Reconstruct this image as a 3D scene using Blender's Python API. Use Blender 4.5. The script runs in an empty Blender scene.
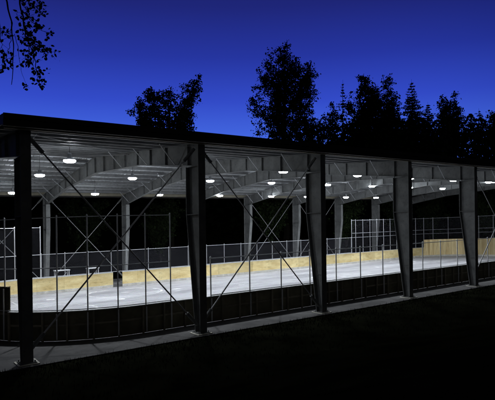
import bpy, math, random
from math import sin, cos, pi, radians, sqrt, atan2, floor
from mathutils import Vector, Matrix

sc = bpy.context.scene
col = sc.collection
R = random.Random(7)

# ------------------------------------------------------------------ camera
TH = 0.9516                  # heading of the view, measured from the long axis of the building
CS, SN = cos(TH), sin(TH)
NEAR = 17.87                 # metres from the camera to the near line of columns
EYE = 4.98
ROLL = 0.012
FALL = 0.0435                # the whole site falls away gently from the camera
cam = bpy.data.objects.new('camera', bpy.data.cameras.new('camera'))
col.objects.link(cam)
sc.camera = cam
fwd = Vector((CS, SN, 0)); rgt = Vector((SN, -CS, 0)); upv = Vector((0, 0, 1))
r2 = rgt * cos(ROLL) - upv * sin(ROLL)
u2 = rgt * sin(ROLL) + upv * cos(ROLL)
m = Matrix((r2, u2, -fwd)).transposed().to_4x4()
m.translation = Vector((0, -NEAR, EYE))
cam.matrix_world = m
cam.data.sensor_width = 36
cam.data.lens = 36.06
cam.data.shift_y = 13.6 / 495
cam.data.clip_end = 3000
cam.data.clip_start = 0.1

# ------------------------------------------------------------------ dusk sky
w = bpy.data.worlds.new('World'); sc.world = w; w.use_nodes = True
nt = w.node_tree; N = nt.nodes; L = nt.links
bg = N['Background']
sky = N.new('ShaderNodeTexSky'); sky.sky_type = 'NISHITA'; sky.sun_disc = False
sky.sun_elevation = radians(-4.5); sky.sun_rotation = radians(10)
tc = N.new('ShaderNodeTexCoord')
sep = N.new('ShaderNodeSeparateXYZ'); L.new(tc.outputs['Generated'], sep.inputs[0])
ramp = N.new('ShaderNodeValToRGB'); L.new(sep.outputs['Z'], ramp.inputs[0])
stops = [(0.0, (.10, .22, .90)), (.15, (.054, .132, .74)), (.22, (.031, .067, .56)), (.30, (.018, .034, .34)),
         (.385, (.0125, .018, .18)), (.6, (.003, .005, .06)), (1.0, (.0015, .002, .02))]
els = ramp.color_ramp.elements
els[0].position, els[0].color = stops[0][0], (*stops[0][1], 1)
els[1].position, els[1].color = stops[-1][0], (*stops[-1][1], 1)
for p_, c_ in stops[1:-1]:
    e = els.new(p_); e.color = (*c_, 1)
# the afterglow lies ahead and a little left; the sky behind the camera is nearly night
glow = Vector((CS, SN, 0)) - Vector((SN, -CS, 0)) * .12
glow.normalize()
dot = N.new('ShaderNodeVectorMath'); dot.operation = 'DOT_PRODUCT'
L.new(tc.outputs['Generated'], dot.inputs[0]); dot.inputs[1].default_value = glow
mr = N.new('ShaderNodeMapRange'); L.new(dot.outputs['Value'], mr.inputs[0])
mr.interpolation_type = 'SMOOTHSTEP'
mr.inputs[1].default_value = .5; mr.inputs[2].default_value = .91
mr.inputs[3].default_value = .02; mr.inputs[4].default_value = 1.0
mul = N.new('ShaderNodeVectorMath'); mul.operation = 'SCALE'
L.new(ramp.outputs[0], mul.inputs[0]); L.new(mr.outputs[0], mul.inputs['Scale'])
sks = N.new('ShaderNodeVectorMath'); sks.operation = 'MULTIPLY'
L.new(sky.outputs[0], sks.inputs[0]); sks.inputs[1].default_value = (.03, .04, .15)
add = N.new('ShaderNodeVectorMath'); add.operation = 'ADD'
L.new(mul.outputs[0], add.inputs[0]); L.new(sks.outputs[0], add.inputs[1])
# faint warm fill added behind the camera to lift column faces and board backs
inv = N.new('ShaderNodeMapRange'); L.new(dot.outputs['Value'], inv.inputs[0]); inv.interpolation_type = 'SMOOTHSTEP'
inv.inputs[1].default_value = .1; inv.inputs[2].default_value = -.8; inv.inputs[3].default_value = 0; inv.inputs[4].default_value = 1
warm_fill = N.new('ShaderNodeVectorMath'); warm_fill.operation = 'SCALE'; warm_fill.inputs[0].default_value = (.022, .021, .016)
L.new(inv.outputs[0], warm_fill.inputs['Scale'])
add2 = N.new('ShaderNodeVectorMath'); add2.operation = 'ADD'
L.new(add.outputs[0], add2.inputs[0]); L.new(warm_fill.outputs[0], add2.inputs[1])
L.new(add2.outputs[0], bg.inputs[0]); bg.inputs[1].default_value = 1.0

sc.view_settings.view_transform = 'Standard'
sc.view_settings.look = 'None'
sc.view_settings.gamma = 1
sc.view_settings.use_curve_mapping = False
sc.view_settings.exposure = 0.0
sc.render.engine = 'CYCLES'
sc.cycles.transparent_max_bounces = 24
sc.cycles.max_bounces = 6
sc.cycles.diffuse_bounces = 4
LAMP_W = 1330
LENS = 115.0

# ------------------------------------------------------------------ materials
def mat(name, color, rough=.7, metal=0.0, var=.25, scale=3.0, bump=0.0, bscale=40, rnd=0.0, spec=.3, stretch=(1, 1, 1), dark=None, speck=0.0, sscale=7.0):
    mt = bpy.data.materials.new(name); mt.use_nodes = True
    t = mt.node_tree; n = t.nodes; l = t.links
    b = n['Principled BSDF']
    b.inputs['Roughness'].default_value = rough
    b.inputs['Metallic'].default_value = metal
    b.inputs['Specular IOR Level'].default_value = spec
    co = n.new('ShaderNodeTexCoord'); mp = n.new('ShaderNodeMapping'); mp.inputs['Scale'].default_value = stretch
    geo = n.new('ShaderNodeNewGeometry')
    l.new(geo.outputs['Position'], mp.inputs[0])
    no = n.new('ShaderNodeTexNoise'); no.inputs['Scale'].default_value = scale; no.inputs['Detail'].default_value = 6
    no.inputs['Roughness'].default_value = .65
    l.new(mp.outputs[0], no.inputs['Vector'])
    cr = n.new('ShaderNodeValToRGB')
    d = dark if dark else tuple(c * (1 - var) for c in color)
    hi = tuple(min(1, c * (1 + var * .6)) for c in color)
    cr.color_ramp.elements[0].position = .3; cr.color_ramp.elements[0].color = (*d, 1)
    cr.color_ramp.elements[1].position = .7; cr.color_ramp.elements[1].color = (*hi, 1)
    l.new(no.outputs[0], cr.inputs[0])
    out = cr.outputs[0]
    if speck:                                   # scuffs, stains and knocks with a shape of their own
        n2 = n.new('ShaderNodeTexNoise'); n2.inputs['Scale'].default_value = sscale; n2.inputs['Detail'].default_value = 9
        n2.inputs['Roughness'].default_value = .75; l.new(mp.outputs[0], n2.inputs['Vector'])
        m2 = n.new('ShaderNodeMapRange'); l.new(n2.outputs[0], m2.inputs[0]); m2.inputs[1].default_value = .54; m2.inputs[2].default_value = .66
        m2.inputs[3].default_value = 1; m2.inputs[4].default_value = 1 - speck
        v2 = n.new('ShaderNodeVectorMath'); v2.operation = 'SCALE'
        l.new(out, v2.inputs[0]); l.new(m2.outputs[0], v2.inputs['Scale']); out = v2.outputs[0]
    if rnd:
        oi = n.new('ShaderNodeObjectInfo')
        m1 = n.new('ShaderNodeMapRange'); l.new(oi.outputs['Random'], m1.inputs[0])
        m1.inputs[3].default_value = 1 - rnd; m1.inputs[4].default_value = 1 + rnd * .5
        vm = n.new('ShaderNodeVectorMath'); vm.operation = 'SCALE'
        l.new(out, vm.inputs[0]); l.new(m1.outputs[0], vm.inputs['Scale']); out = vm.outputs[0]
    l.new(out, b.inputs['Base Color'])
    if bump:
        nb = n.new('ShaderNodeTexNoise'); nb.inputs['Scale'].default_value = bscale; nb.inputs['Detail'].default_value = 4
        l.new(mp.outputs[0], nb.inputs['Vector'])
        bp = n.new('ShaderNodeBump'); bp.inputs['Strength'].default_value = bump; bp.inputs['Distance'].default_value = .02
        l.new(nb.outputs[0], bp.inputs['Height']); l.new(bp.outputs[0], b.inputs['Normal'])
    return mt

M = {}
M['steel'] = mat('painted_steel', (.18, .185, .185), .75, 0, .3, 1.6, .2, 30, spec=.12, speck=.35)
M['strut'] = mat('primer_steel', (.27, .25, .19), .6, 0, .2, 2.0)
M['deck'] = mat('galvanised_deck', (.62, .64, .67), .42, .25, .22, 1.3, .15, 12, spec=.4)
M['purlin'] = mat('galvanised_purlin', (.20, .205, .21), .5, .2, .25, 2.5)
M['fascia'] = mat('dark_fascia', (.028, .026, .026), .7, 0, .3, 2)
M['rooftop'] = mat('dark_roof_sheet', (.05, .05, .055), .6, .1, .2, 1)
M['galv_near'] = mat('lit_tone_galvanised_tube', (.62, .63, .65), .4, .15, .15, 6)  # lighter tone stands in for lamplight on near posts; galvanised braces share it
M['galv_far'] = mat('dimmed_galvanised_tube', (.36, .37, .39), .5, .2, .18, 6)  # same tube darkened to tone down the lamplight on the far fences
M['galv'] = mat('galvanised_post', (.46, .47, .50), .45, .3, .18, 6)
M['rod'] = mat('brace_steel', (.30, .30, .31), .5, .2, .2, 5)
M['yellow'] = mat('yellow_plywood', (.86, .74, .41), .55, 0, .10, 1.3, .1, 20, rnd=.2, stretch=(.6, 1, 1.6), dark=(.62, .46, .19), speck=.3, sscale=3.2)
M['yellow_tall'] = mat('yellow_plywood_upright', (.86, .73, .42), .55, 0, .10, 2.6, .1, 20, rnd=.36, stretch=(1, 1, .1), dark=(.50, .35, .155), speck=.25)
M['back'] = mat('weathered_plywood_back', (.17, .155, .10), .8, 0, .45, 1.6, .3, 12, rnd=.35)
M['stud'] = mat('timber_stud', (.26, .23, .17), .8, 0, .3, 4, rnd=.3)
M['cap'] = mat('white_cap_rail', (.62, .63, .62), .5, 0, .15, 3)
M['kick'] = mat('worn_white_kick_plate', (.62, .60, .55), .5, 0, .3, 2.5, speck=.3)
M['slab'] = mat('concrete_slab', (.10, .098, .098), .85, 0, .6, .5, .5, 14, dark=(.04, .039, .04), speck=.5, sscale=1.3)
M['pier'] = mat('pale_concrete', (.78, .75, .66), .85, 0, .25, 6, .3, 20)
M['bark'] = mat('dark_bark', (.035, .03, .025), .9, 0, .3, 5)
M['leaf'] = mat('dark_leaf', (.022, .030, .012), .8, 0, .5, 1.5, spec=.05)
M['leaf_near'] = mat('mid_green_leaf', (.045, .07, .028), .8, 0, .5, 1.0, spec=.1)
M['needle'] = mat('dark_needles', (.014, .022, .012), .85, 0, .5, 1.5, spec=.05)
M['grass'] = mat('dark_grass', (.011, .012, .007), .95, 0, .7, .7, .6, 9, spec=.0)
M['white'] = mat('white_painted_metal', (.66, .67, .69), .5, 0, .12, 5)
M['black'] = mat('black_cord', (.03, .03, .03), .6)
M['housing'] = mat('grey_housing', (.30, .31, .33), .4, .6, .1, 5)

# the worn, swept playing surface
def floor_mat():
    mt = bpy.data.materials.new('worn_rink_surface'); mt.use_nodes = True
    t = mt.node_tree; n = t.nodes; l = t.links; b = n['Principled BSDF']
    g = n.new('ShaderNodeNewGeometry')
    a = n.new('ShaderNodeTexNoise'); a.inputs['Scale'].default_value = .22; a.inputs['Detail'].default_value = 8; a.inputs['Roughness'].default_value = .6
    mp = n.new('ShaderNodeMapping'); mp.inputs['Scale'].default_value = (.45, 1.6, 1)
    l.new(g.outputs['Position'], mp.inputs[0]); l.new(mp.outputs[0], a.inputs['Vector'])
    c = n.new('ShaderNodeValToRGB')
    c.color_ramp.elements[0].position = .32; c.color_ramp.elements[0].color = (.19, .19, .205, 1)
    c.color_ramp.elements[1].position = .70; c.color_ramp.elements[1].color = (.43, .43, .45, 1)
    l.new(a.outputs[0], c.inputs[0])
    f = n.new('ShaderNodeTexNoise'); f.inputs['Scale'].default_value = 5; f.inputs['Detail'].default_value = 5
    l.new(g.outputs['Position'], f.inputs['Vector'])
    mx = n.new('ShaderNodeMix'); mx.data_type = 'RGBA'; mx.blend_type = 'MULTIPLY'; mx.inputs[0].default_value = .35
    l.new(c.outputs[0], mx.inputs[6]); l.new(f.outputs['Color'], mx.inputs[7])
    sc2 = n.new('ShaderNodeTexNoise'); sc2.inputs['Scale'].default_value = .8; sc2.inputs['Detail'].default_value = 10; sc2.inputs['Roughness'].default_value = .7; sc2.inputs['Distortion'].default_value = 1.5
    l.new(mp.outputs[0], sc2.inputs['Vector'])
    f2m = n.new('ShaderNodeMapRange'); l.new(sc2.outputs[0], f2m.inputs[0]); f2m.inputs[1].default_value = .42; f2m.inputs[2].default_value = .62
    f2m.inputs[3].default_value = 1.22; f2m.inputs[4].default_value = .92
    f2 = n.new('ShaderNodeVectorMath'); f2.operation = 'SCALE'; l.new(f2m.outputs[0], f2.inputs['Scale'])
    l.new(mx.outputs[2], f2.inputs[0]); l.new(f2.outputs[0], b.inputs['Base Color'])
    b.inputs['Roughness'].default_value = .62; b.inputs['Specular IOR Level'].default_value = .35
    return mt
M['floor'] = floor_mat()

def worn_paint():
    mt = bpy.data.materials.new('worn_white_paint'); mt.use_nodes = True
    t = mt.node_tree; n = t.nodes; l = t.links; b = n['Principled BSDF']
    g = n.new('ShaderNodeNewGeometry')
    a = n.new('ShaderNodeTexNoise'); a.inputs['Scale'].default_value = 1.7; a.inputs['Detail'].default_value = 6
    l.new(g.outputs['Position'], a.inputs['Vector'])
    r = n.new('ShaderNodeMapRange'); l.new(a.outputs[0], r.inputs[0]); r.inputs[1].default_value = .38; r.inputs[2].default_value = .62
    r.inputs[3].default_value = .15; r.inputs[4].default_value = .8
    b.inputs['Base Color'].default_value = (.80, .80, .80, 1); b.inputs['Roughness'].default_value = .6
    l.new(r.outputs[0], b.inputs['Alpha'])
    return mt
M['paint'] = worn_paint()

def chain_mat(cov):
    mt = bpy.data.materials.new('chain_link_wire'); mt.use_nodes = True
    t = mt.node_tree; n = t.nodes; l = t.links; b = n['Principled BSDF']
    b.inputs['Base Color'].default_value = (.17, .17, .21, 1); b.inputs['Roughness'].default_value = .6
    uv = n.new('ShaderNodeUVMap'); uv.uv_map = 'UVMap'
    s = n.new('ShaderNodeSeparateXYZ'); l.new(uv.outputs[0], s.inputs[0])
    res = []
    for op in ('ADD', 'SUBTRACT'):
        a = n.new('ShaderNodeMath'); a.operation = op; l.new(s.outputs[0], a.inputs[0]); l.new(s.outputs[1], a.inputs[1])
        d = n.new('ShaderNodeMath'); d.operation = 'DIVIDE'; l.new(a.outputs[0], d.inputs[0]); d.inputs[1].default_value = .07
        f = n.new('ShaderNodeMath'); f.operation = 'FRACT'; l.new(d.outputs[0], f.inputs[0])
        c = n.new('ShaderNodeMath'); c.operation = 'LESS_THAN'; l.new(f.outputs[0], c.inputs[0]); c.inputs[1].default_value = cov
        res.append(c)
    mx = n.new('ShaderNodeMath'); mx.operation = 'MAXIMUM'; l.new(res[0].outputs[0], mx.inputs[0]); l.new(res[1].outputs[0], mx.inputs[1])
    l.new(mx.outputs[0], b.inputs['Alpha'])
    return mt
M['chain'] = chain_mat(.032)
M['chain_fine'] = chain_mat(.02)

def emit_mat(name, color, s):
    mt = bpy.data.materials.new(name); mt.use_nodes = True
    b = mt.node_tree.nodes['Principled BSDF']
    b.inputs['Base Color'].default_value = (.8, .8, .8, 1)
    b.inputs['Emission Color'].default_value = (*color, 1); b.inputs['Emission Strength'].default_value = s
    return mt
M['lens'] = emit_mat('lit_lamp_lens', (.86, .93, 1.0), LENS)

# ------------------------------------------------------------------ helpers
def W(x, y, z):
    return Vector((x, y, z - FALL * y))

def tag(o, label=None, cat=None, group=None, kind=None):
    if label: o['label'] = label
    if cat: o['category'] = cat
    if group: o['group'] = group
    if kind: o['kind'] = kind
    return o

def empty(name, loc, label=None, cat=None, group=None):
    o = bpy.data.objects.new(name, None); col.objects.link(o); o.location = loc
    o.empty_display_size = .3
    return tag(o, label, cat, group)

def origin(o):
    v = Vector((0, 0, 0))
    while o is not None:
        v += Vector(o.location); o = o.parent
    return v

class MB:
    """collects shapes given in site coordinates (x along the building, y inward, z up)"""
    def __init__(s): s.v = []; s.f = []; s.mi = []; s.uv = {}
    def face(s, pts, mi=0, uv=None):
        i = len(s.v); s.v += [Vector(p) for p in pts]; s.f.append(tuple(range(i, i + len(pts)))); s.mi.append(mi)
        if uv: s.uv[len(s.f) - 1] = uv
    def hexa(s, b, t, mi=0):
        i = len(s.v); s.v += [Vector(p) for p in b] + [Vector(p) for p in t]; n = len(b)
        s.f.append(tuple(i + k for k in reversed(range(n)))); s.f.append(tuple(i + n + k for k in range(n)))
        for k in range(n):
            s.f.append((i + k, i + (k + 1) % n, i + n + (k + 1) % n, i + n + k))
        s.mi += [mi] * (n + 2)
    def box(s, x0, x1, y0, y1, z0, z1, mi=0):
        s.hexa([W(x0, y0, z0), W(x1, y0, z0), W(x1, y1, z0), W(x0, y1, z0)], [W(x0, y0, z1), W(x1, y0, z1), W(x1, y1, z1), W(x0, y1, z1)], mi)
    def tube(s, a, b, r0, r1=None, n=8, mi=0):
        a, b = Vector(a), Vector(b); r1 = r0 if r1 is None else r1
        d = (b - a)
        if d.length < 1e-6: return
        d.normalize(); e = d.cross(Vector((0, 0, 1)) if abs(d.z) < .9 else Vector((1, 0, 0))).normalized(); g = d.cross(e)
        A = [a + (e * cos(2 * pi * k / n) + g * sin(2 * pi * k / n)) * r0 for k in range(n)]
        B = [b + (e * cos(2 * pi * k / n) + g * sin(2 * pi * k / n)) * r1 for k in range(n)]
        s.hexa(A, B, mi)
    def lathe(s, c, prof, n=20, mi=0):
        c = Vector(c); i = len(s.v)
        for r, z in prof:
            for k in range(n):
                s.v.append(c + Vector((r * cos(2 * pi * k / n), r * sin(2 * pi * k / n), z)))
        for j in range(len(prof) - 1):
            for k in range(n):
                s.f.append((i + j * n + k, i + j * n + (k + 1) % n, i + (j + 1) * n + (k + 1) % n, i + (j + 1) * n + k)); s.mi.append(mi)
    def build(s, name, mats, parent=None, loc=None, smooth=False):
        if not isinstance(mats, (list, tuple)): mats = [mats]
        me = bpy.data.meshes.new(name)
        org = origin(parent) if parent is not None else Vector((0, 0, 0))
        if loc is not None: org = Vector(loc)
        me.from_pydata([v - org for v in s.v], [], s.f)
        for q in mats: me.materials.append(q)
        me.polygons.foreach_set('material_index', s.mi)
        if s.uv:
            ul = me.uv_layers.new(name='UVMap')
            for fi, uvs in s.uv.items():
                for k, li in enumerate(me.polygons[fi].loop_indices): ul.data[li].uv = uvs[k]
        if smooth: me.polygons.foreach_set('use_smooth', [True] * len(me.polygons))
        me.update()
        o = bpy.data.objects.new(name, me); col.objects.link(o)
        if parent is not None: o.parent = parent
        elif loc is not None: o.location = loc
        return o

def copy_tree(o, parent=None, shift=None):
    c = o.copy(); col.objects.link(c)
    if parent is not None: c.parent = parent
    if shift is not None: c.location = Vector(o.location) + shift
    for ch in [q for q in KIDS.get(o.name, [])]:
        copy_tree(ch, c)
    return c
KIDS = {}
def kid(parent, child):
    KIDS.setdefault(parent.name, []).append(child); return child

# ------------------------------------------------------------------ ground, slab, playing surface
WID = 26.41
FR = [3.62] + [10.43 + 6.94 * i for i in range(8)]         # nine portal frames
X0, X1 = 2.85, 59.85

def smooth01(t): t = max(0, min(1, t)); return t * t * (3 - 2 * t)
def ground_z(x, y):
    z = -FALL * max(-.5, min(34, y)) - .04
    if y < -.6:
        z += .10 * smooth01((-.6 - y) / 1.2) + 3.15 * smooth01((-y - 4) / 13.5)
    if y < -40: z -= 0
    out = max(0, (y - 40) / 45, (x - 76) / 42)
    z += (11.5 + 8 * smooth01((x - 35) / 35)) * smooth01(out)
    lf = max(0, (-8 - x) / 60)
    z += 2 * smooth01(lf)
    z += .10 * sin(x * .31 + 1.3) * sin(y * .27) * smooth01((-y - 2) / 5) + .05 * sin(x * 1.1 + y * .7) * smooth01((-y - 2) / 5)
    return z

def axis(lo, hi, a, b, fine):
    v = []; x = a
    while x < b: v.append(x); x += fine
    st = fine; x = b
    while x < hi: v.append(x); st *= 1.35; x += st
    v.append(hi); st = fine * 1.35; x = a - st; pre = []
    while x > lo: pre.append(x); st *= 1.35; x -= st
    pre.append(lo)
    return pre[::-1] + v
xs = axis(-700, 900, -14, 74, 1.0); ys = axis(-500, 900, -24, 46, .6)
g = MB(); g.v = [Vector((x, y, ground_z(x, y))) for y in ys for x in xs]
nx = len(xs)
g.f = [(j * nx + i, j * nx + i + 1, (j + 1) * nx + i + 1, (j + 1) * nx + i) for j in range(len(ys) - 1) for i in range(nx - 1)]
g.mi = [0] * len(g.f)
tag(g.build('ground', M['grass'], smooth=True), kind='structure')

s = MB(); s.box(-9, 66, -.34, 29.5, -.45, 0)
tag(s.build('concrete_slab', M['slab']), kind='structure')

RX0, RX1, RY0, RY1, RR = 3.0, 59.5, 2.1, 21.75, 5.6        # the rink: a rectangle with rounded corners
PER = []
def seg_len():
    a = RX1 - RX0 - 2 * RR; b = RY1 - RY0 - 2 * RR; q = pi * RR / 2
    return a, b, q
LA, LB, LQ = seg_len()
PERIM = 2 * LA + 2 * LB + 4 * LQ
def per(t):
    """point, outward normal at arc length t, from the near straight's left end, going right"""
    t %= PERIM
    if t < LA: return (RX0 + RR + t, RY0), (0, -1)
    t -= LA
    if t < LQ:
        a = -pi / 2 + t / RR; return (RX1 - RR + RR * cos(a), RY0 + RR + RR * sin(a)), (cos(a), sin(a))
    t -= LQ
    if t < LB: return (RX1, RY0 + RR + t), (1, 0)
    t -= LB
    if t < LQ:
        a = t / RR; return (RX1 - RR + RR * cos(a), RY1 - RR + RR * sin(a)), (cos(a), sin(a))
    t -= LQ
    if t < LA: return (RX1 - RR - t, RY1), (0, 1)
    t -= LA
    if t < LQ:
        a = pi / 2 + t / RR; return (RX0 + RR + RR * cos(a), RY1 - RR + RR * sin(a)), (cos(a), sin(a))
    t -= LQ
    if t < LB: return (RX0, RY1 - RR - t), (-1, 0)
    t -= LB
    a = pi + t / RR
    return (RX0 + RR + RR * cos(a), RY0 + RR + RR * sin(a)), (cos(a), sin(a))
T_R = LA                                  # near straight ends
T_FR = LA + 2 * LQ + LB                   # far straight begins (right)
T_FL = T_FR + LA                          # far straight ends (left)
def t_far(x): return T_FR + (RX1 - RR - x)
def t_near(x): return x - (RX0 + RR)

fl = MB(); pts = []
for k in range(220):
    (x, y), nrm = per(PERIM * k / 220); pts.append(W(x, y, .006))
fl.face(pts)
tag(fl.build('rink_floor', M['floor']), kind='structure')

def ring(mb, cx, cy, r, wd, a0=0, a1=2 * pi, n=64, z=.011):
    for k in range(n):
        a, b = a0 + (a1 - a0) * k / n, a0 + (a1 - a0) * (k + 1) / n
        mb.face([W(cx + r * cos(a), cy + r * sin(a), z), W(cx + r * cos(b), cy + r * sin(b), z),
                 W(cx + (r - wd) * cos(b), cy + (r - wd) * sin(b), z), W(cx + (r - wd) * cos(a), cy + (r - wd) * sin(a), z)])
def strip(mb, x0, y0, x1, y1, wd, z=.011):
    d = Vector((x1 - x0, y1 - y0, 0)).normalized(); e = Vector((-d.y, d.x, 0)) * wd / 2
    mb.face([W(x0 - e.x, y0 - e.y, z), W(x1 - e.x, y1 - e.y, z), W(x1 + e.x, y1 + e.y, z), W(x0 + e.x, y0 + e.y, z)])
mk = MB()
for cx in (13.9, 48.6):
    ring(mk, cx, 17.4, 2.75, .15)
    ring(mk, cx - .6, 6.9, 2.75, .15)
    ring(mk, cx, 17.4, .3, .3, n=20); ring(mk, cx - .6, 6.9, .3, .3, n=20)
ring(mk, 31.25, 11.9, 2.75, .15); ring(mk, 31.25, 11.9, .25, .25, n=20)
ring(mk, 7.2, 11.9, 2.7, .14, -pi / 2, pi / 2, 40)
ring(mk, 55.3, 11.9, 2.7, .14, pi / 2, 3 * pi / 2, 40)
for cx, cy in ((22.1, 14.2), (22.1, 8.4), (40.4, 16.0), (40.4, 7.0), (8.7, 17.8), (12.2, 13.9), (17.5, 16.1), (28.7, 15.4), (35.0, 17.5)):
    ring(mk, cx, cy, .3, .3, n=16)
strip(mk, 6.4, 4.6, 6.4, 19.2, .08); strip(mk, 56.1, 4.6, 56.1, 19.2, .08)
y = 2.9
while y < 21.2:
    strip(mk, 31.25, y, 31.25, min(21.3, y + .55), .14); y += 1.0
x = 9.2
while x < 17:
    strip(mk, x, 14.9, x + .45, 14.9, .10); x += 1.25
tag(mk.build('rink_marking', M['paint']), kind='structure')

# ------------------------------------------------------------------ the roofed building
def zdeck(y): return 8.17 + .0973 * (WID / 2 - abs(y - WID / 2))
def ztop(y): return zdeck(y) - .22
def rdep(y):
    u = min(y, WID - y)
    return .95 + (.72 - .95) * u / 6.5 if u < 6.5 else .72 + .28 * (u - 6.5) / (WID / 2 - 6.5)

bld = empty('rink_building', W(FR[0], 0, 0), 'long open-sided steel building with low gable roof covering the hockey rink', 'building')

def colprof(z):
    return 1.1 if z > 5.0 else .42 + .68 * z / 5.0

def column(x, near):
    sg = 1 if near else -1; yb = 0 if near else WID
    zt = ztop(.02) - .002
    mb = MB(); Y = lambda d: yb + sg * d
    hw = .165
    mb.box(x - hw, x + hw, min(Y(0), Y(.03)), max(Y(0), Y(.03)), .06, zt - .02)           # outer flange
    zs = [.06, 5.0, zt - rdep(1.0) + .02]
    for a, b in zip(zs[:-1], zs[1:]):
        da, db = colprof(a), colprof(b)
        p = [W(x - hw, Y(da - .03), a), W(x + hw, Y(da - .03), a), W(x + hw, Y(da), a), W(x - hw, Y(da), a)]
        q = [W(x - hw, Y(db - .03), b), W(x + hw, Y(db - .03), b), W(x + hw, Y(db), b), W(x - hw, Y(db), b)]
        if sg < 0: p, q = p[::-1], q[::-1]
        mb.hexa(p, q)                                                                        # inner flange
        p = [W(x - .008, Y(.032), a), W(x + .008, Y(.032), a), W(x + .008, Y(da - .032), a), W(x - .008, Y(da - .032), a)]
        q = [W(x - .008, Y(.032), b), W(x + .008, Y(.032), b), W(x + .008, Y(db - .032), b), W(x - .008, Y(db - .032), b)]
        if sg < 0: p, q = p[::-1], q[::-1]
        mb.hexa(p, q)                                                                        # web
    for z in (1.9, 5.0, zs[-1] - .02):
        d = colprof(z) - .034
        for e0, e1 in ((-.15, -.009), (.009, .15)):
            if z == 1.9: e0, e1 = (-.03, -.009) if e0 < 0 else (.009, .03)
            mb.box(x + e0, x + e1, min(Y(.034), Y(d)), max(Y(.034), Y(d)), z - .012, z + .012)
    c = mb.build('column', M['steel'], bld)
    b = MB(); b.box(x - .27, x + .27, min(Y(-.10), Y(.52)), max(Y(-.10), Y(.52)), .035, .06)
    for ex in (-.22, .22):
        for d in (0, .42):
            b.tube(W(x + ex, Y(d), .06), W(x + ex, Y(d), .12), .022, n=6)
    b.build('base_plate', M['steel'], c)
    b = MB(); b.box(x - .34, x + .34, min(Y(-.17), Y(.60)), max(Y(-.17), Y(.60)), .004, .035)
    b.build('grout_pad', M['pier'], c)
    return c

def rafter(x):
    mb = MB(); ys_ = [.03, 1.03, 3.2, 4.9, 6.5, 8.2, 9.9, 11.6, WID / 2]
    ys_ = ys_ + [WID - q for q in ys_[:-1][::-1]]
    hw = .125
    for a, b in zip(ys_[:-1], ys_[1:]):
        ta, tb, ba, bb = ztop(a), ztop(b), ztop(a) - rdep(a), ztop(b) - rdep(b)
        mb.hexa([W(x - .007, a, ba), W(x + .007, a, ba), W(x + .007, b, bb), W(x - .007, b, bb)],
                [W(x - .007, a, ta), W(x + .007, a, ta), W(x + .007, b, tb), W(x - .007, b, tb)])
        for z0a, z0b, z1a, z1b in ((ta, tb, ta - .018, tb - .018), (ba - .018, bb - .018, ba, bb)):
            lo_a, hi_a = min(z0a, z1a), max(z0a, z1a); lo_b, hi_b = min(z0b, z1b), max(z0b, z1b)
            mb.hexa([W(x - hw, a, lo_a), W(x + hw, a, lo_a), W(x + hw, b, lo_b), W(x - hw, b, lo_b)],
                    [W(x - hw, a, hi_a), W(x + hw, a, hi_a), W(x + hw, b, hi_b), W(x - hw, b, hi_b)])
    for q in ys_[1:-1]:
        for e0, e1 in ((-.115, -.0075), (.0075, .115)):
            th = .022 if abs(q - WID / 2) < .1 or abs(q - 6.5) < .1 or abs(q - WID + 6.5) < .1 else .01
            mb.box(x + e0, x + e1, q - th, q + th, ztop(q) - rdep(q) + .003, ztop(q) - .021)
    r = mb.build('rafter', M['steel'], bld)
    for q in (2.2, 5.2, 8.6, WID - 9.4, WID - 6.2, WID - 3.4, WID - 1.6):
        f = MB(); zb = ztop(q) - rdep(q) + .03
        far = q > WID / 2
        reach = .95 if far else .85
        for sx in (-1, 1):
            if (x == FR[0] and sx < 0) or (x == FR[-1] and sx > 0): continue
            f.tube(W(x + sx * .12, q, zb), W(x + sx * reach, q + .02, ztop(q) + .04), .026, n=5)
        f.build('flange_brace', M['galv'], r)
    return r

for x in FR:
    column(x, True); column(x, False); rafter(x)

# purlins, eave struts, deck, fascia
y = 1.1; PUR = []
while y < WID / 2 - .3:
    PUR += [y, WID - y]; y += 1.32
PUR += [WID / 2 - .25, WID / 2 + .25]
for q in sorted(PUR):
    p = MB(); zt = ztop(q)
    p.box(X0 + .1, X1 - .1, q - .006, q + .006, zt + .002, zt + .19)
    p.box(X0 + .1, X1 - .1, q + .007, q + .085, zt + .002, zt + .012)
    p.box(X0 + .1, X1 - .1, q - .085, q - .007, zt + .18, zt + .19)
    p.build('purlin', M['purlin'], bld)
for near in (True, False):
    p = MB(); sg = 1 if near else -1; yb = -.012 if near else WID + .012
    def bx(d0, d1, z0, z1): p.box(X0 + .1, X1 - .1, min(yb - sg * d0, yb - sg * d1), max(yb - sg * d0, yb - sg * d1), z0, z1)
    bx(0, .012, 7.87, 8.13); bx(.013, .09, 7.87, 7.88); bx(.013, .09, 8.12, 8.13)
    p.build('eave_strut', M['strut'], bld)

d = MB(); x = X0; prof = []
while x < X1 - .3:
    prof += [(x, 0), (x + .20, 0), (x + .225, .04), (x + .275, .04)]; x += .30
prof.append((X1, 0))
ylev = [-.72, WID / 2, WID + .72]
for (xa, za), (xb, zb) in zip(prof[:-1], prof[1:]):
    for ya, yb in zip(ylev[:-1], ylev[1:]):
        A, B = zdeck(ya), zdeck(yb)
        d.face([W(xa, ya, A + za), W(xa, yb, B + za), W(xb, yb, B + zb), W(xb, ya, A + zb)], 0)
        d.face([W(xa, ya, A + za + .012), W(xb, ya, A + zb + .012), W(xb, yb, B + zb + .012), W(xa, yb, B + za + .012)], 1)
d.build('roof_deck', [M['deck'], M['rooftop']], bld)

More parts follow.
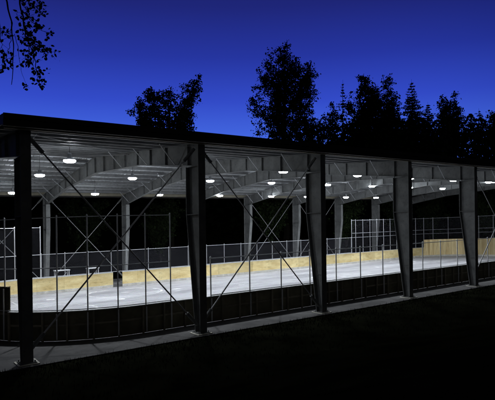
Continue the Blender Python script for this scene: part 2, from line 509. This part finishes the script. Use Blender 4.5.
def trim(mb, x0, x1, ya, yb, zlo, zhi):
    mb.hexa([W(x0, ya, zdeck(ya) + zlo), W(x1, ya, zdeck(ya) + zlo), W(x1, yb, zdeck(yb) + zlo), W(x0, yb, zdeck(yb) + zlo)],
            [W(x0, ya, zdeck(ya) + zhi), W(x1, ya, zdeck(ya) + zhi), W(x1, yb, zdeck(yb) + zhi), W(x0, yb, zdeck(yb) + zhi)])
for y0_, y1_ in ((-.84, -.725), (WID + .725, WID + .84)):
    f = MB(); f.box(X0 - .05, X1 + .05, y0_, y1_, 7.80, 8.17)
    yy = (y0_ - .06, y0_) if y0_ < 0 else (y1_, y1_ + .06)
    f.box(X0 - .05, X1 + .05, yy[0], yy[1], 8.02, 8.185)
    f.build('fascia', M['fascia'], bld)
for xa, xb in ((X0 - .05, X0 - .003), (X1 + .003, X1 + .05)):
    f = MB()
    trim(f, xa, xb, -.722, WID / 2, -.24, .09); trim(f, xa, xb, WID / 2, WID + .722, -.24, .09)
    f.build('rake_trim', M['fascia'], bld)

def brace(a, b, thick=.03, ends=True, m_=None):
    mb = MB(); mb.tube(a, b, thick, n=8)
    o = mb.build('brace_rod', m_ or M['rod'], bld)
    if ends:
        dv = (b - a).normalized()
        for p, q in ((a, a + dv * .75), (b - dv * .75, b)):
            e = MB(); e.tube(p, q, .075, n=8); e.build('brace_sleeve', M['steel'], o)
def xbrace(i, near, thick=.029):
    xa, xb = FR[i], FR[i + 1]
    yb_ = .30 if near else WID - .30
    brace(W(xa + .12, yb_, 7.75), W(xb - .12, yb_, .35), thick)
    brace(W(xa + .12, yb_ + .12, .35), W(xb - .12, yb_ + .12, 7.75), thick * (1.1 if near else 1), True, M['galv_near'] if near else None)
for i in (0, 1, 4): xbrace(i, True)
for i in (0, 1, 4, 5): xbrace(i, False, .026)
for i in (0, 4, 7):                                       # rod bracing under the deck
    for ya in (.6, 8.0, 15.6):
        yb_ = min(ya + 7.2, WID - .6)
        for p, q in ((ya, yb_), (yb_, ya)):
            mb = MB(); mb.tube(W(FR[i], p, ztop(p) - .10), W(FR[i + 1], q, ztop(q) - .10), .016, n=6)
            mb.build('roof_rod', M['rod'], bld)

# ------------------------------------------------------------------ rink boards
brd = empty('rink_boards', W(RX0 + RR, RY0, 0), 'low plywood boards ringing the hockey rink, yellow inside and dark outside', 'rink boards')
NPAN = 71
T_GA, T_GB = t_far(15.40), t_far(14.60)                   # the open gateway in the far side
def hboard(t):
    t %= PERIM
    if t_near(53.9) + 6.0 < t < T_FR - 2.2: return 2.2      # tall boards behind the right-hand goal
    if T_FL + 3.0 < t < PERIM - 5.57: return 2.25          # and behind the left-hand goal
    return 1.2
def board_panel(t0, t1):
    h = hboard((t0 + t1) / 2); n = 4 if (t1 - t0) > .3 and per((t0 + t1) / 2)[1][0] not in (0, 1, -1) else 1
    t0 += .002; t1 -= .002
    P = MB(); Kk = MB(); C = MB(); S = MB()
    tall = h > 2
    for k in range(n):
        a, b = t0 + (t1 - t0) * k / n, t0 + (t1 - t0) * (k + 1) / n
        (xa, ya), na = per(a); (xb, yb), nb = per(b)
        def Q(o, z, e): return W(xa + na[0] * o, ya + na[1] * o, z) if e == 0 else W(xb + nb[0] * o, yb + nb[1] * o, z)
        def slab_(mb, o0, o1, z0, z1, mi=(0, 0)):
            i = len(mb.v)
            mb.v += [Q(o0, z0, 0), Q(o0, z0, 1), Q(o1, z0, 1), Q(o1, z0, 0), Q(o0, z1, 0), Q(o0, z1, 1), Q(o1, z1, 1), Q(o1, z1, 0)]
            for q, mm in (((0, 1, 5, 4), mi[0]), ((2, 3, 7, 6), mi[1]), ((4, 5, 6, 7), mi[1]), ((3, 2, 1, 0), mi[1]), ((0, 4, 7, 3), mi[1]), ((1, 2, 6, 5), mi[1])):
                mb.f.append(tuple(i + z for z in q)); mb.mi.append(mm)
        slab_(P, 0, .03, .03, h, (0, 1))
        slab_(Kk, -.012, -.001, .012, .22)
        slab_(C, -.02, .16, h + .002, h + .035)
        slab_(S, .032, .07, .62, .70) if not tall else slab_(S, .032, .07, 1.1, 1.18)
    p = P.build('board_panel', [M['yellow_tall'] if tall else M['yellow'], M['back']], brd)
    Kk.build('kick_plate', M['kick'], p)
    C.build('cap_rail', M['cap'] if not tall else M['yellow_tall'], p)
    S.build('girt', M['stud'], p)
    for tt in (t0 + .02, (t0 + t1) / 2):
        s_ = MB(); (x, y), nn = per(tt); e = (-nn[1], nn[0])
        b0 = []
        for du, do in ((-.035, .072), (.035, .072), (.035, .15), (-.035, .15)):
            b0.append((x + e[0] * du + nn[0] * do, y + e[1] * du + nn[1] * do))
        s_.hexa([W(q[0], q[1], .005) for q in b0], [W(q[0], q[1], h) for q in b0])
        s_.build('stud', M['stud'], p)
pl = []
t = 0; step = PERIM / NPAN
edges = [k * step for k in range(NPAN + 1)]
for tb_ in (T_FL + 3.0, PERIM - 5.57, T_FR - 2.2, t_near(53.9) + 6.0):
    i_ = min(range(len(edges)), key=lambda q: abs(edges[q] - tb_)); edges[i_] = tb_
for a, b in zip(edges[:-1], edges[1:]):
    if b <= T_GA or a >= T_GB: pl.append((a, b)); continue
    if a < T_GA - .1: pl.append((a, T_GA))
    if b > T_GB + .1: pl.append((T_GB, b))
for a, b in pl: board_panel(a, b)

# open gate leaf, swung outward behind the far boards
(gx, gy), _ = per(T_GB)
gt = empty('rink_gate', W(gx, gy + .2, 0), 'narrow open gate with white frame in the gap of the far yellow boards', 'gate')
q = MB()
for z in (.25, 1.1): q.box(gx - .04, gx + .0, gy + .22, gy + 1.1, z, z + .06)
for yy in (.22, 1.04): q.box(gx - .04, gx, gy + yy, gy + yy + .06, .31 if yy > .3 else .311, 1.1)
q.build('gate_frame', M['white'], gt)
q = MB(); q.box(gx - .03, gx - .01, gy + .285, gy + 1.035, .33, 1.08); q.build('gate_panel', M['yellow'], gt)
q = MB(); q.tube(W(gx + .02, gy + .9, .95), W(gx + .02, gy + 1.05, .95), .02); q.build('latch', M['galv'], gt)

# ------------------------------------------------------------------ fences on top of the boards
def fence(label, ts, ztop_, midrail, panes=True, rpost=.032, off=.11, tall=False, gm='galv', rr_=.024):
    (x, y), nn = per(ts[0])
    root = empty('rink_fence', W(x, y, 0), label, 'fence')
    def P(t, z, o=off):
        (x, y), nn = per(t); return W(x + nn[0] * o, y + nn[1] * o, z)
    for t in ts:
        h0 = hboard(t); zt = ztop_
        p = MB(); p.tube(P(t, h0 + .037), P(t, zt + .04), rpost, n=8)
        p.tube(P(t, zt + .04), P(t, zt + .10), rpost * 1.5, rpost * .5, n=8)
        if not tall or True:
            p.tube(P(t, .1, .185), P(t, h0 - .05, .185), rpost, n=8)
        p.build('post', M[gm], root)
    def rail(z, r):
        m_ = MB()
        for a, b in zip(ts[:-1], ts[1:]):
            n = 3 if per((a + b) / 2)[1][0] not in (0, 1, -1) else 1
            for k in range(n):
                m_.tube(P(a + (b - a) * k / n, z), P(a + (b - a) * (k + 1) / n, z), r, n=6)
        m_.build('rail', M[gm], root)
    rail(ztop_, rr_)
    for z in midrail: rail(z, rr_)
    if panes:
        m_ = MB()
        for a, b in zip(ts[:-1], ts[1:]):
            n = 3 if per((a + b) / 2)[1][0] not in (0, 1, -1) else 1
            for k in range(n):
                u0, u1 = a + (b - a) * k / n, a + (b - a) * (k + 1) / n
                z0 = min(hboard((u0 + u1) / 2), hboard(u0), hboard(u1)) + .04
                m_.face([P(u0, z0), P(u1, z0), P(u1, ztop_), P(u0, ztop_)], 0, [(u0, z0), (u1, z0), (u1, ztop_), (u0, ztop_)])
        m_.build('chain_link', M['chain_fine' if tall else 'chain'], root)
    return root
tl = []; t = t_near(9.93) + PERIM; end = t_far(9.0)
while t >= end: tl.append(t); t -= 1.18
tl.append(end)
fence('tall mesh fence on thin posts curving round the left end of the rink', tl, 5.05, [3.0, 1.28], tall=True, rpost=.03, gm='galv_near', rr_=.02)
ts = [t_near(x_) for x_ in (12.0, 14.24)] + [t_near(14.24 + 2.0 * k) for k in range(1, 17)]
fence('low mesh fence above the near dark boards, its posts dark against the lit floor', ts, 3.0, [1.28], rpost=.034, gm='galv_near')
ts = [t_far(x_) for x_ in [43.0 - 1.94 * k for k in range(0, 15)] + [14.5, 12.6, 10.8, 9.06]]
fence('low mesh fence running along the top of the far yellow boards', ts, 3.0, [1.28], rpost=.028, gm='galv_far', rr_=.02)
ts = []; t = t_near(47.5)
while t < T_R + LQ * .9: ts.append(t); t += 2.0
while t < T_FR - LQ * .4: ts.append(t); t += 1.85
while t < t_far(43.1): ts.append(t); t += 1.24
ts.append(t_far(43.08))
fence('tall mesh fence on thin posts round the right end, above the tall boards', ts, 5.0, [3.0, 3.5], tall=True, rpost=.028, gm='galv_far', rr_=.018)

# two white railed scorer's tables behind the far boards
def table(x0, x1, label):
    y0_ = RY1 + .65
    o = empty('bench_table', W((x0 + x1) / 2, y0_ + .4, 0), label, 'table')
    q = MB(); q.box(x0, x1, y0_, y0_ + .6, 1.62, 1.68); q.build('table_top', M['white'], o)
    for x in (x0 + .08, x1 - .08):
        for yy in (y0_ + .06, y0_ + .54):
            q = MB(); q.box(x - .03, x + .03, yy - .03, yy + .03, .01, 1.618); q.build('leg', M['white'], o)
    q = MB(); q.tube(W(x0 + .1, y0_ + .3, .45), W(x1 - .1, y0_ + .3, 1.6), .03)
    q.build('diagonal_brace', M['white'], o)
    q = MB(); q.box(x0 + .12, x1 - .12, y0_ + .02, y0_ + .58, .42, .46); q.build('shelf', M['white'], o)
table(10.2, 11.35, 'white metal table behind the far boards, left of the gateway')
table(12.75, 13.7, 'smaller white metal table right beside the open gateway')

# ------------------------------------------------------------------ pendant lamps under the roof
def lamp(x, y, z, label, group):
    top = zdeck(y) - .03
    o = empty('pendant_lamp', W(x, y, z), label, 'lamp', group)
    q = MB(); q.tube(W(x, y, z + .42), W(x, y, top), .012, n=6); q.build('cord', M['black'], o)
    q = MB(); c = W(x, y, z)
    q.lathe(c, [(.001, .43), (.07, .42), (.10, .38), (.10, .22), (.13, .18), (.24, .13), (.275, .085), (.27, .08), (.001, .10)], 24)
    q.build('housing', M['housing'], o, smooth=False)
    q = MB(); q.lathe(c, [(.275, .078), (.29, .05), (.275, .01), (.215, -.035), (.14, -.045), (.001, -.05)], 24)
    q.build('lens', M['lens'], o, smooth=True)
    ld = bpy.data.lights.new('lamp_light', 'SPOT'); ld.energy = LAMP_W; ld.color = (.90, .95, 1.0)
    ld.spot_size = radians(132); ld.spot_blend = .9; ld.shadow_soft_size = .16
    lo = bpy.data.objects.new('lamp_light', ld); col.objects.link(lo); lo.parent = o; lo.location = (0, 0, -.26)
ORD = ['first', 'second', 'third', 'fourth', 'fifth', 'sixth', 'seventh', 'eighth']
rows = (('nearest', 6.5, 7.86, [6.9, 13.8, 20.2, 27.1, 33.2, 39.1, 44.8, 51.0]),
        ('middle', 14.3, 8.06, [7.3, 13.3, 19.5, 25.4, 31.8, 37.8, 43.7, 49.5]),
        ('farthest', 21.2, 7.56, [7.0, 13.0, 18.6, 24.7, 30.8, 35.6, 41.5, 46.6]))
for rn, y_, z_, xl in rows:
    for k, x_ in enumerate(xl):
        lamp(x_, y_, z_, '%s lit white pendant lamp from the left in the %s row under the roof' % (ORD[k], rn), 'lit lamps hanging in rows under the roof')

# ------------------------------------------------------------------ trees
PXM = 495.88
def at(px, py, Z):
    """a point at depth Z; used to place and size trees standing on the ground beyond the building"""
    X = (px - 247.5) * Z / PXM; dz = (213.6 - py) * Z / PXM
    return Vector((X * SN + Z * CS, -X * CS + Z * SN - NEAR, EYE + dz))

def leaf_cards(mb, c, r, n, size, rr, flat=.8):
    for _ in range(n):
        d = Vector((rr.gauss(0, 1), rr.gauss(0, 1), rr.gauss(0, 1) * flat)) * (r * .5)
        p = c + d
        a = Vector((rr.uniform(-1, 1), rr.uniform(-1, 1), rr.uniform(-1, 1))).normalized()
        b = a.cross(Vector((rr.uniform(-1, 1), rr.uniform(-1, 1), rr.uniform(-1, 1)))).normalized()
        s_ = size * rr.uniform(.6, 1.3)
        mb.face([p - a * s_ * .5, p + b * s_ * .32, p + a * s_ * .5, p - b * s_ * .32])

def grow_tree(name, label, cat, base, lobes, n, leaf, cl_r, cl_n, seed, group=None, fork=.35, trunk_r=.28, lm='leaf'):
    """lobes: (centre, radii) in the world; branch tips scattered in the lobes are joined to the nearest wood"""
    rr = random.Random(seed)
    root = empty(name, base, label, cat, group)
    top = max(c.z + r[2] for c, r in lobes); cx = sum((c for c, r in lobes), Vector()) / len(lobes)
    nodes = []; par = []
    steps = 12
    crown_lo = min(c.z - r[2] for c, r in lobes)
    for k in range(steps + 1):
        f = k / steps; zz = base.z + (top - base.z) * .86 * f
        off = (Vector((cx.x, cx.y, 0)) - Vector((base.x, base.y, 0))) * f * .8
        nodes.append(Vector((base.x + off.x + rr.uniform(-.15, .15), base.y + off.y + rr.uniform(-.15, .15), zz))); par.append(k - 1)
    nt_ = len(nodes); tips = []
    vol = [r[0] * r[1] * r[2] for c, r in lobes]
    made = 0
    while made < n:
        c, r = rr.choices(lobes, vol)[0]
        while True:
            u = Vector((rr.uniform(-1, 1), rr.uniform(-1, 1), rr.uniform(-1, 1)))
            if .15 < u.length < 1: break
        u = u * (u.length ** -.35)
        end_ = c + Vector((u.x * r[0], u.y * r[1], u.z * r[2]))
        f_ = max(.12, min(.95, (end_.z - base.z) / (top - base.z) - rr.uniform(.08, .22)))
        root_ = nodes[int(f_ * .86 * steps)]
        dv = (end_ - root_); ln = dv.length; dv.normalize()
        reach = min(ln * .8, rr.uniform(1.6, 3.6)); k_ = max(3, int(reach / .42))
        for j in range(k_):
            q = end_ - dv * reach * j / k_ + Vector((0, 0, .35 * (1 - j / k_)))
            wd_ = .12 + .32 * sin(pi * min(1, (j + .5) / k_))
            tips.append(q + Vector((rr.gauss(0, wd_), rr.gauss(0, wd_), rr.gauss(0, wd_)))); made += 1.2
    tips.sort(key=lambda p: min((p - nodes[k]).length for k in range(nt_)))
    for p in tips:
        best, bi = 1e9, 0
        for i, q in enumerate(nodes):
            dd = (p - q).length + (1.5 if q.z > p.z else 0) + (.25 * i / 50 if i < nt_ else 0)
            if i < nt_ and i < 3: dd += 6
            if dd < best: best, bi = dd, i
        nodes.append(p); par.append(bi)
    cnt = [1] * len(nodes)
    for i in range(len(nodes) - 1, 0, -1):
        if par[i] >= 0: cnt[par[i]] += cnt[i]
    tot = cnt[0]; rad = [max(.014, trunk_r * (c_ / tot) ** .48) for c_ in cnt]
    tb = MB(); lb = MB()
    for i in range(1, len(nodes)):
        a, b = nodes[par[i]], nodes[i]
        mid = (a + b) / 2 + Vector((rr.uniform(-1, 1), rr.uniform(-1, 1), rr.uniform(-.2, .6))) * (b - a).length * .08
        ra = min(rad[par[i]], rad[i] * 1.5)
        tb.tube(a, mid, ra, (ra + rad[i]) / 2, n=5); tb.tube(mid, b, (ra + rad[i]) / 2, rad[i], n=5)
        if i >= nt_:
            s_ = rr.uniform(.35, 1.5)
            leaf_cards(lb, b, cl_r * rr.uniform(.55, 1.0), int(cl_n * s_), leaf * 1.25, rr)
            leaf_cards(lb, mid, cl_r * .6, int(cl_n * s_ * .3), leaf, rr)
            for _t in range(1):
                e = b + Vector((rr.gauss(0, 1), rr.gauss(0, 1), rr.gauss(.3, .8))).normalized() * cl_r * rr.uniform(.5, 1.0)
                tb.tube(b, e, .02, .008, n=3)
                leaf_cards(lb, e, cl_r * .3, int(cl_n * .2), leaf * 1.2, rr)
    tb.build('trunk', M['bark'], root); lb.build('crown', M[lm], root)
    return root

def lobes_px(Z, rows_, depth=.8):
    out = []
    k = Z / PXM
    for px, py, rx, ry in rows_:
        out.append((at(px, py, Z), (rx * k, rx * k * depth if depth else rx * k, ry * k)))
    return out
def base_at(px, Z):
    p = at(px, 213, Z); p.z = ground_z(p.x, p.y) - .05; return p

grow_tree('leafy_tree', 'round-topped leafy tree above the roof, left of the tallest tree', 'tree', base_at(172, 74),
          lobes_px(74, [(172, 108, 19, 18), (152, 110, 13, 15), (150, 92, 8, 12), (192, 86, 10, 11), (200, 86, 9, 6), (166, 92, 9, 11), (188, 112, 12, 13), (141, 112, 9, 9), (148, 120, 12, 9), (196, 98, 8, 8)]),
          520, .27, .7, 24, 58, trunk_r=.35)
grow_tree('leafy_tree', 'tallest dark leafy tree standing alone above the middle of the roof', 'tree', base_at(286, 82),
          lobes_px(82, [(287, 80, 28, 26), (285, 60, 18, 13), (276, 56, 8, 8), (306, 76, 19, 9), (316, 96, 11, 7), (250, 104, 8, 6), (264, 92, 20, 18), (290, 108, 26, 22), (309, 98, 13, 16), (256, 108, 12, 12), (275, 128, 26, 12), (312, 122, 18, 14)]),
          900, .27, .85, 26, 12, trunk_r=.5)
grow_tree('leafy_tree', 'low spreading tree between the tallest tree and the bare-topped spire', 'tree', base_at(322, 86),
          lobes_px(86, [(318, 126, 16, 11), (332, 122, 10, 14), (305, 136, 14, 8)]), 170, .3, .9, 24, 13, trunk_r=.3)
grow_tree('leafy_tree', 'broad bushy dark tree in the right-hand group, right of the bare spire', 'tree', base_at(366, 92),
          lobes_px(92, [(365, 98, 10, 16), (364, 86, 5, 8), (374, 90, 5, 8), (357, 110, 9, 18), (375, 112, 10, 20), (366, 132, 20, 18), (356, 92, 3, 7)]),
          520, .32, 1.0, 26, 14, trunk_r=.4)
grow_tree('leafy_tree', 'narrow twin-topped dark tree just left of the pointed conifer', 'tree', base_at(391, 94),
          lobes_px(94, [(389, 92, 5, 12), (395, 88, 4, 9), (391, 108, 9, 16), (390, 130, 14, 18), (384, 100, 5, 10)]),
          330, .3, .9, 26, 15, trunk_r=.35)
grow_tree('leafy_tree', 'rounded dark tree in the right-hand group, right of the pointed conifer', 'tree', base_at(451, 92),
          lobes_px(92, [(450, 106, 10, 8), (452, 118, 12, 12), (445, 112, 7, 9), (459, 112, 6, 8), (450, 136, 16, 16), (462, 122, 5, 5)]),
          330, .3, .9, 26, 16, trunk_r=.35)
grow_tree('leafy_tree', 'dark tree cut off by the right edge of the photo', 'tree', base_at(502, 90),
          lobes_px(90, [(502, 126, 13, 14), (497, 118, 6, 6), (506, 112, 8, 10), (500, 145, 16, 16)]), 240, .3, .9, 26, 17, trunk_r=.35)

def conifer(px, Z, py_top, wpx, label, seed, sparse=1.0, droop=.18, low=.12, bare=0.0, group=None, power=1.0):
    rr = random.Random(seed)
    b = base_at(px, Z); tp = at(px, py_top, Z); H = tp.z - b.z; k = Z / PXM; Rm = wpx * k / 2
    root = empty('conifer', b, label, 'tree', group)
    tb = MB(); lb = MB()
    prev = Vector((b.x, b.y, b.z)); sw = rr.uniform(-.3, .3)
    tr = max(.14, H * .011)
    for q in range(1, 13):
        f = q / 12; p = Vector((b.x + sin(f * 3) * sw, b.y, b.z + H * f))
        tb.tube(prev, p, tr * (1 - (q - 1) / 12) + .015, tr * (1 - f) + .015, n=6); prev = p
    z = low * H
    while z < H * .985:
        f = z / H; L_ = Rm * ((1 - f) ** power) * 1.1 + .03
        nb = rr.randint(6, 8) if f < .9 else 4
        a0 = rr.uniform(0, 6.28)
        for q in range(nb):
            if rr.random() > sparse: continue
            a = a0 + q * 2 * pi / nb + rr.uniform(-.4, .4); ln = L_ * rr.uniform(.55, 1.25)
            dv = Vector((cos(a), sin(a), 0)); st = Vector((b.x + sin(f * 3) * sw, b.y, b.z + z))
            up_ = .25 if f > .8 else 0
            e = st + dv * ln + Vector((0, 0, -droop * ln + up_ * ln))
            tb.tube(st, e, .035, .01, n=3)
            m_ = max(3, int(ln / .24))
            for j in range(1, m_ + 1):
                t_ = j / m_; c = st.lerp(e, t_); c.z -= .1 * sin(t_ * 3.1) * ln * .5
                if rr.random() < bare: continue
                leaf_cards(lb, c, .62 * (1.15 - .5 * t_) * (1 - .72 * f ** 3), 9, .42 * (1 - .55 * f ** 3), rr, .6)
        z += max(.28, H * .017)
    tb.build('trunk', M['bark'], root); lb.build('crown', M['needle'], root)
conifer(344.5, 90, 81, 46, 'thin ragged spire tree with a nearly bare top above the roof', 21, sparse=.42, bare=.3, power=1.1)
conifer(413, 96, 81, 92, 'sharply pointed dark conifer in the right-hand group', 22, power=1.0)
conifer(429, 99, 104, 66, 'smaller conifer just right of the pointed one, partly hidden', 23)
conifer(480, 92, 111, 30, 'small spindly tree with a tufted top near the right edge', 24, sparse=.5, bare=.25, power=.5)
conifer(399, 100, 104, 60, 'short conifer tucked left behind the pointed conifer', 25)
conifer(379, 98, 86, 60, 'slim conifer behind the broad bushy tree', 26, power=.9)

# dimly lit trees just beyond the open far side, right end
for k, (px, Z, lb_, lab) in enumerate((
        (398, 76, [(398, 214, 16, 12), (392, 198, 12, 12), (404, 186, 12, 12)], 'dim green tree behind the far fence, seen between the third and fourth columns'),
        (430, 80, [(430, 216, 15, 12), (436, 200, 14, 12), (428, 190, 10, 9)], 'dim green tree behind the tall boards, left of the fifth column'),
        (487, 76, [(487, 218, 15, 12), (482, 204, 12, 12), (490, 192, 11, 10)], 'dim green tree beyond the tall fence at the right edge'),
        (272, 70, [(272, 222, 16, 11), (264, 208, 10, 9), (284, 206, 9, 9)], 'dim tree in the dark beyond the far fence, between the second and third columns'),
        (160, 66, [(160, 226, 17, 11), (150, 212, 12, 9), (172, 210, 10, 9)], 'dim tree in the dark beyond the far fence, just left of the second column'),
        (84, 64, [(84, 228, 17, 12), (94, 212, 12, 10), (74, 210, 10, 9)], 'dim tree in the dark beyond the far fence, right of the first column'),
        (345, 72, [(345, 220, 14, 10), (352, 206, 11, 10)], 'dim green tree behind the far boards, right of the third column'))):
    grow_tree('leafy_tree', lab, 'tree', base_at(px, Z), lobes_px(Z, lb_), 210, .28, .8, 22, 31 + k, trunk_r=.22, lm='leaf_near')

# the wood behind everything: one mass
wd = MB(); rr = random.Random(5)
for _ in range(62000):
    px = rr.uniform(-190, 640); Z = rr.uniform(78, 118)
    if px < 300: hi = 150 + 10 * sin(px * .05)
    else: hi = (128 if px < 392 else 123) + min(12, max(0, (345 - px) * .4)) - 3 * sin(px * .09 + 2) - 3 * sin(px * .23) - 2 * sin(px * .55)
    py = hi + (226 - hi) * rr.random() ** 1.7
    p = at(px, py, Z)
    gz_ = ground_z(p.x, p.y)
    if p.z < gz_: continue
    a = Vector((rr.uniform(-1, 1), rr.uniform(-1, 1), rr.uniform(-1, 1))).normalized()
    b = a.cross(Vector((rr.uniform(-1, 1), rr.uniform(-1, 1), rr.uniform(-1, 1)))).normalized()
    s_ = rr.uniform(.5, 1.3) * (.5 if py < hi + 10 else 1.0)
    wd.face([p - a * s_ * .5, p + b * s_ * .35, p + a * s_ * .5, p - b * s_ * .35])
tag(wd.build('woodland', M['needle']), 'black mass of woodland behind the rink and below the treetops', 'woodland', kind='stuff')

# overhanging tree whose drooping twigs enter at the top left
rr = random.Random(44)
tb0 = at(-95, 213, 8.2); tb0.z = ground_z(tb0.x, tb0.y) - .05
oh = empty('overhanging_tree', tb0, 'leafy branches hanging down at the top left corner against the sky', 'tree')
tm = MB(); lm_ = MB()
crown_c = at(-60, -140, 8.2)
tm.tube(tb0, tb0.lerp(crown_c, .5) + Vector((.1, .1, 0)), .17, .13, n=10); tm.tube(tb0.lerp(crown_c, .5) + Vector((.1, .1, 0)), crown_c, .13, .08, n=10)
def twig(pts, r0, leafy, seed):
    q = random.Random(seed); P_ = [at(x, y, z) for x, y, z in pts]
    fine = []
    for a, b in zip(P_[:-1], P_[1:]):
        for k in range(5):
            fine.append(a.lerp(b, k / 5) + Vector((q.uniform(-1, 1), q.uniform(-1, 1), q.uniform(-1, 1))) * .015)
    fine.append(P_[-1]); n = len(fine)
    for i in range(n - 1):
        tm.tube(fine[i], fine[i + 1], r0 * (1 - .8 * i / n), r0 * (1 - .8 * (i + 1) / n), n=5)
        lf = leafy(i / n) * .58
        for _ in range(int(lf) + (1 if q.random() < lf % 1 else 0)):
            st = fine[i]; d = Vector((q.gauss(0, 1), q.gauss(0, 1), q.gauss(-.2, .7))).normalized()
            ln = q.uniform(.05, .20); e = st + d * ln
            tm.tube(st, e, .003, .0015, n=3)
            for _k in range(q.randint(2, 6)):
                c = st.lerp(e, q.uniform(.35, 1.05)) + Vector((q.gauss(0, .022), q.gauss(0, .022), q.gauss(0, .022)))
                a = Vector((q.uniform(-1, 1), q.uniform(-1, 1), q.uniform(-1.2, .4))).normalized()
                b = a.cross(Vector((q.uniform(-1, 1), q.uniform(-1, 1), q.uniform(-1, 1)))).normalized()
                s_ = q.uniform(.048, .080)
                lm_.face([c, c + a * s_ * .35 + b * s_ * .33, c + a * s_ * .75 + b * s_ * .24, c + a * s_, c + a * s_ * .75 - b * s_ * .24, c + a * s_ * .35 - b * s_ * .33])
lim = [
    ([(-60, -140, 8.2), (-25, -60, 8.1), (5, -15, 8.0), (14, 20, 7.9), (15, 45, 7.9), (13, 82, 7.9)], .022, lambda f: .1 if f > .6 else .5),
    ([(-60, -140, 8.2), (-5, -70, 8.3), (18, -25, 8.3), (24, 8, 8.2), (28, 34, 8.2), (36, 54, 8.2), (41, 80, 8.1)], .022, lambda f: 2.4 if f > .5 else .8),
    ([(18, -25, 8.3), (27, -8, 8.4), (34, 3, 8.4), (46, 14, 8.4)], .010, lambda f: 3.0),
    ([(24, 8, 8.2), (33, 17, 8.1), (42, 27, 8.1), (53, 33, 8.0)], .008, lambda f: 1.8),
    ([(28, 34, 8.2), (38, 42, 8.2), (46, 46, 8.2), (53, 50, 8.2)], .007, lambda f: 3.4),
    ([(26, 22, 8.2), (31, 36, 8.3), (30, 50, 8.3), (24, 62, 8.3)], .007, lambda f: 2.4),
    ([(16, 30, 7.9), (21, 52, 7.9), (24, 72, 7.9), (31, 86, 7.9)], .005, lambda f: .25),
    ([(14, 20, 7.9), (12, 42, 7.7), (8, 56, 7.7), (3, 71, 7.7)], .006, lambda f: 3.0 if f > .55 else .2),
    ([(-25, -60, 8.1), (-8, -10, 7.6), (0, 14, 7.5), (3, 36, 7.5), (5, 50, 7.5)], .010, lambda f: 2.4 if f > .6 else .3),
    ([(36, 54, 8.2), (35, 64, 8.2), (40, 74, 8.2), (45, 84, 8.2)], .005, lambda f: 1.8),
    ([(18, -25, 8.3), (28, -14, 8.0), (38, -3, 8.0), (44, 6, 8.0)], .007, lambda f: 3.0)]
for i, (pts_, r_, lf_) in enumerate(lim): twig(pts_, r_, lf_, 100 + i)
for i in range(26):                                      # the rest of its crown, above and left of the frame
    x_, y_ = rr.uniform(-190, -15), rr.uniform(-260, -30)
    twig([(-60, -140, 8.2), ((x_ - 60) / 2, (y_ - 140) / 2 - 10, 8.2 + rr.uniform(-1, 1)), (x_, y_, 8.2 + rr.uniform(-2, 2))], .02, lambda f: 2.0, 300 + i)
tm.build('trunk', M['bark'], oh); lm_.build('crown', M['leaf'], oh)

# rough grass along the edge of the slab
gr = MB(); rr = random.Random(9)
for _ in range(14000):
    x = rr.uniform(-6, 62); y = -.37 - abs(rr.gauss(0, 1.0)) - (0 if rr.random() < .6 else rr.uniform(0, 5))
    z = ground_z(x, y); h = rr.uniform(.05, .17); a = rr.uniform(0, 6.28); dx, dy = cos(a) * .014, sin(a) * .014
    gr.face([Vector((x - dx, y - dy, z)), Vector((x + dx, y + dy, z)), Vector((x + rr.uniform(-.05, .05), y + rr.uniform(-.05, .05), z + h))])
tag(gr.build('grass', M['grass']), 'dark rough grass along the edge of the concrete slab', 'grass', kind='stuff')
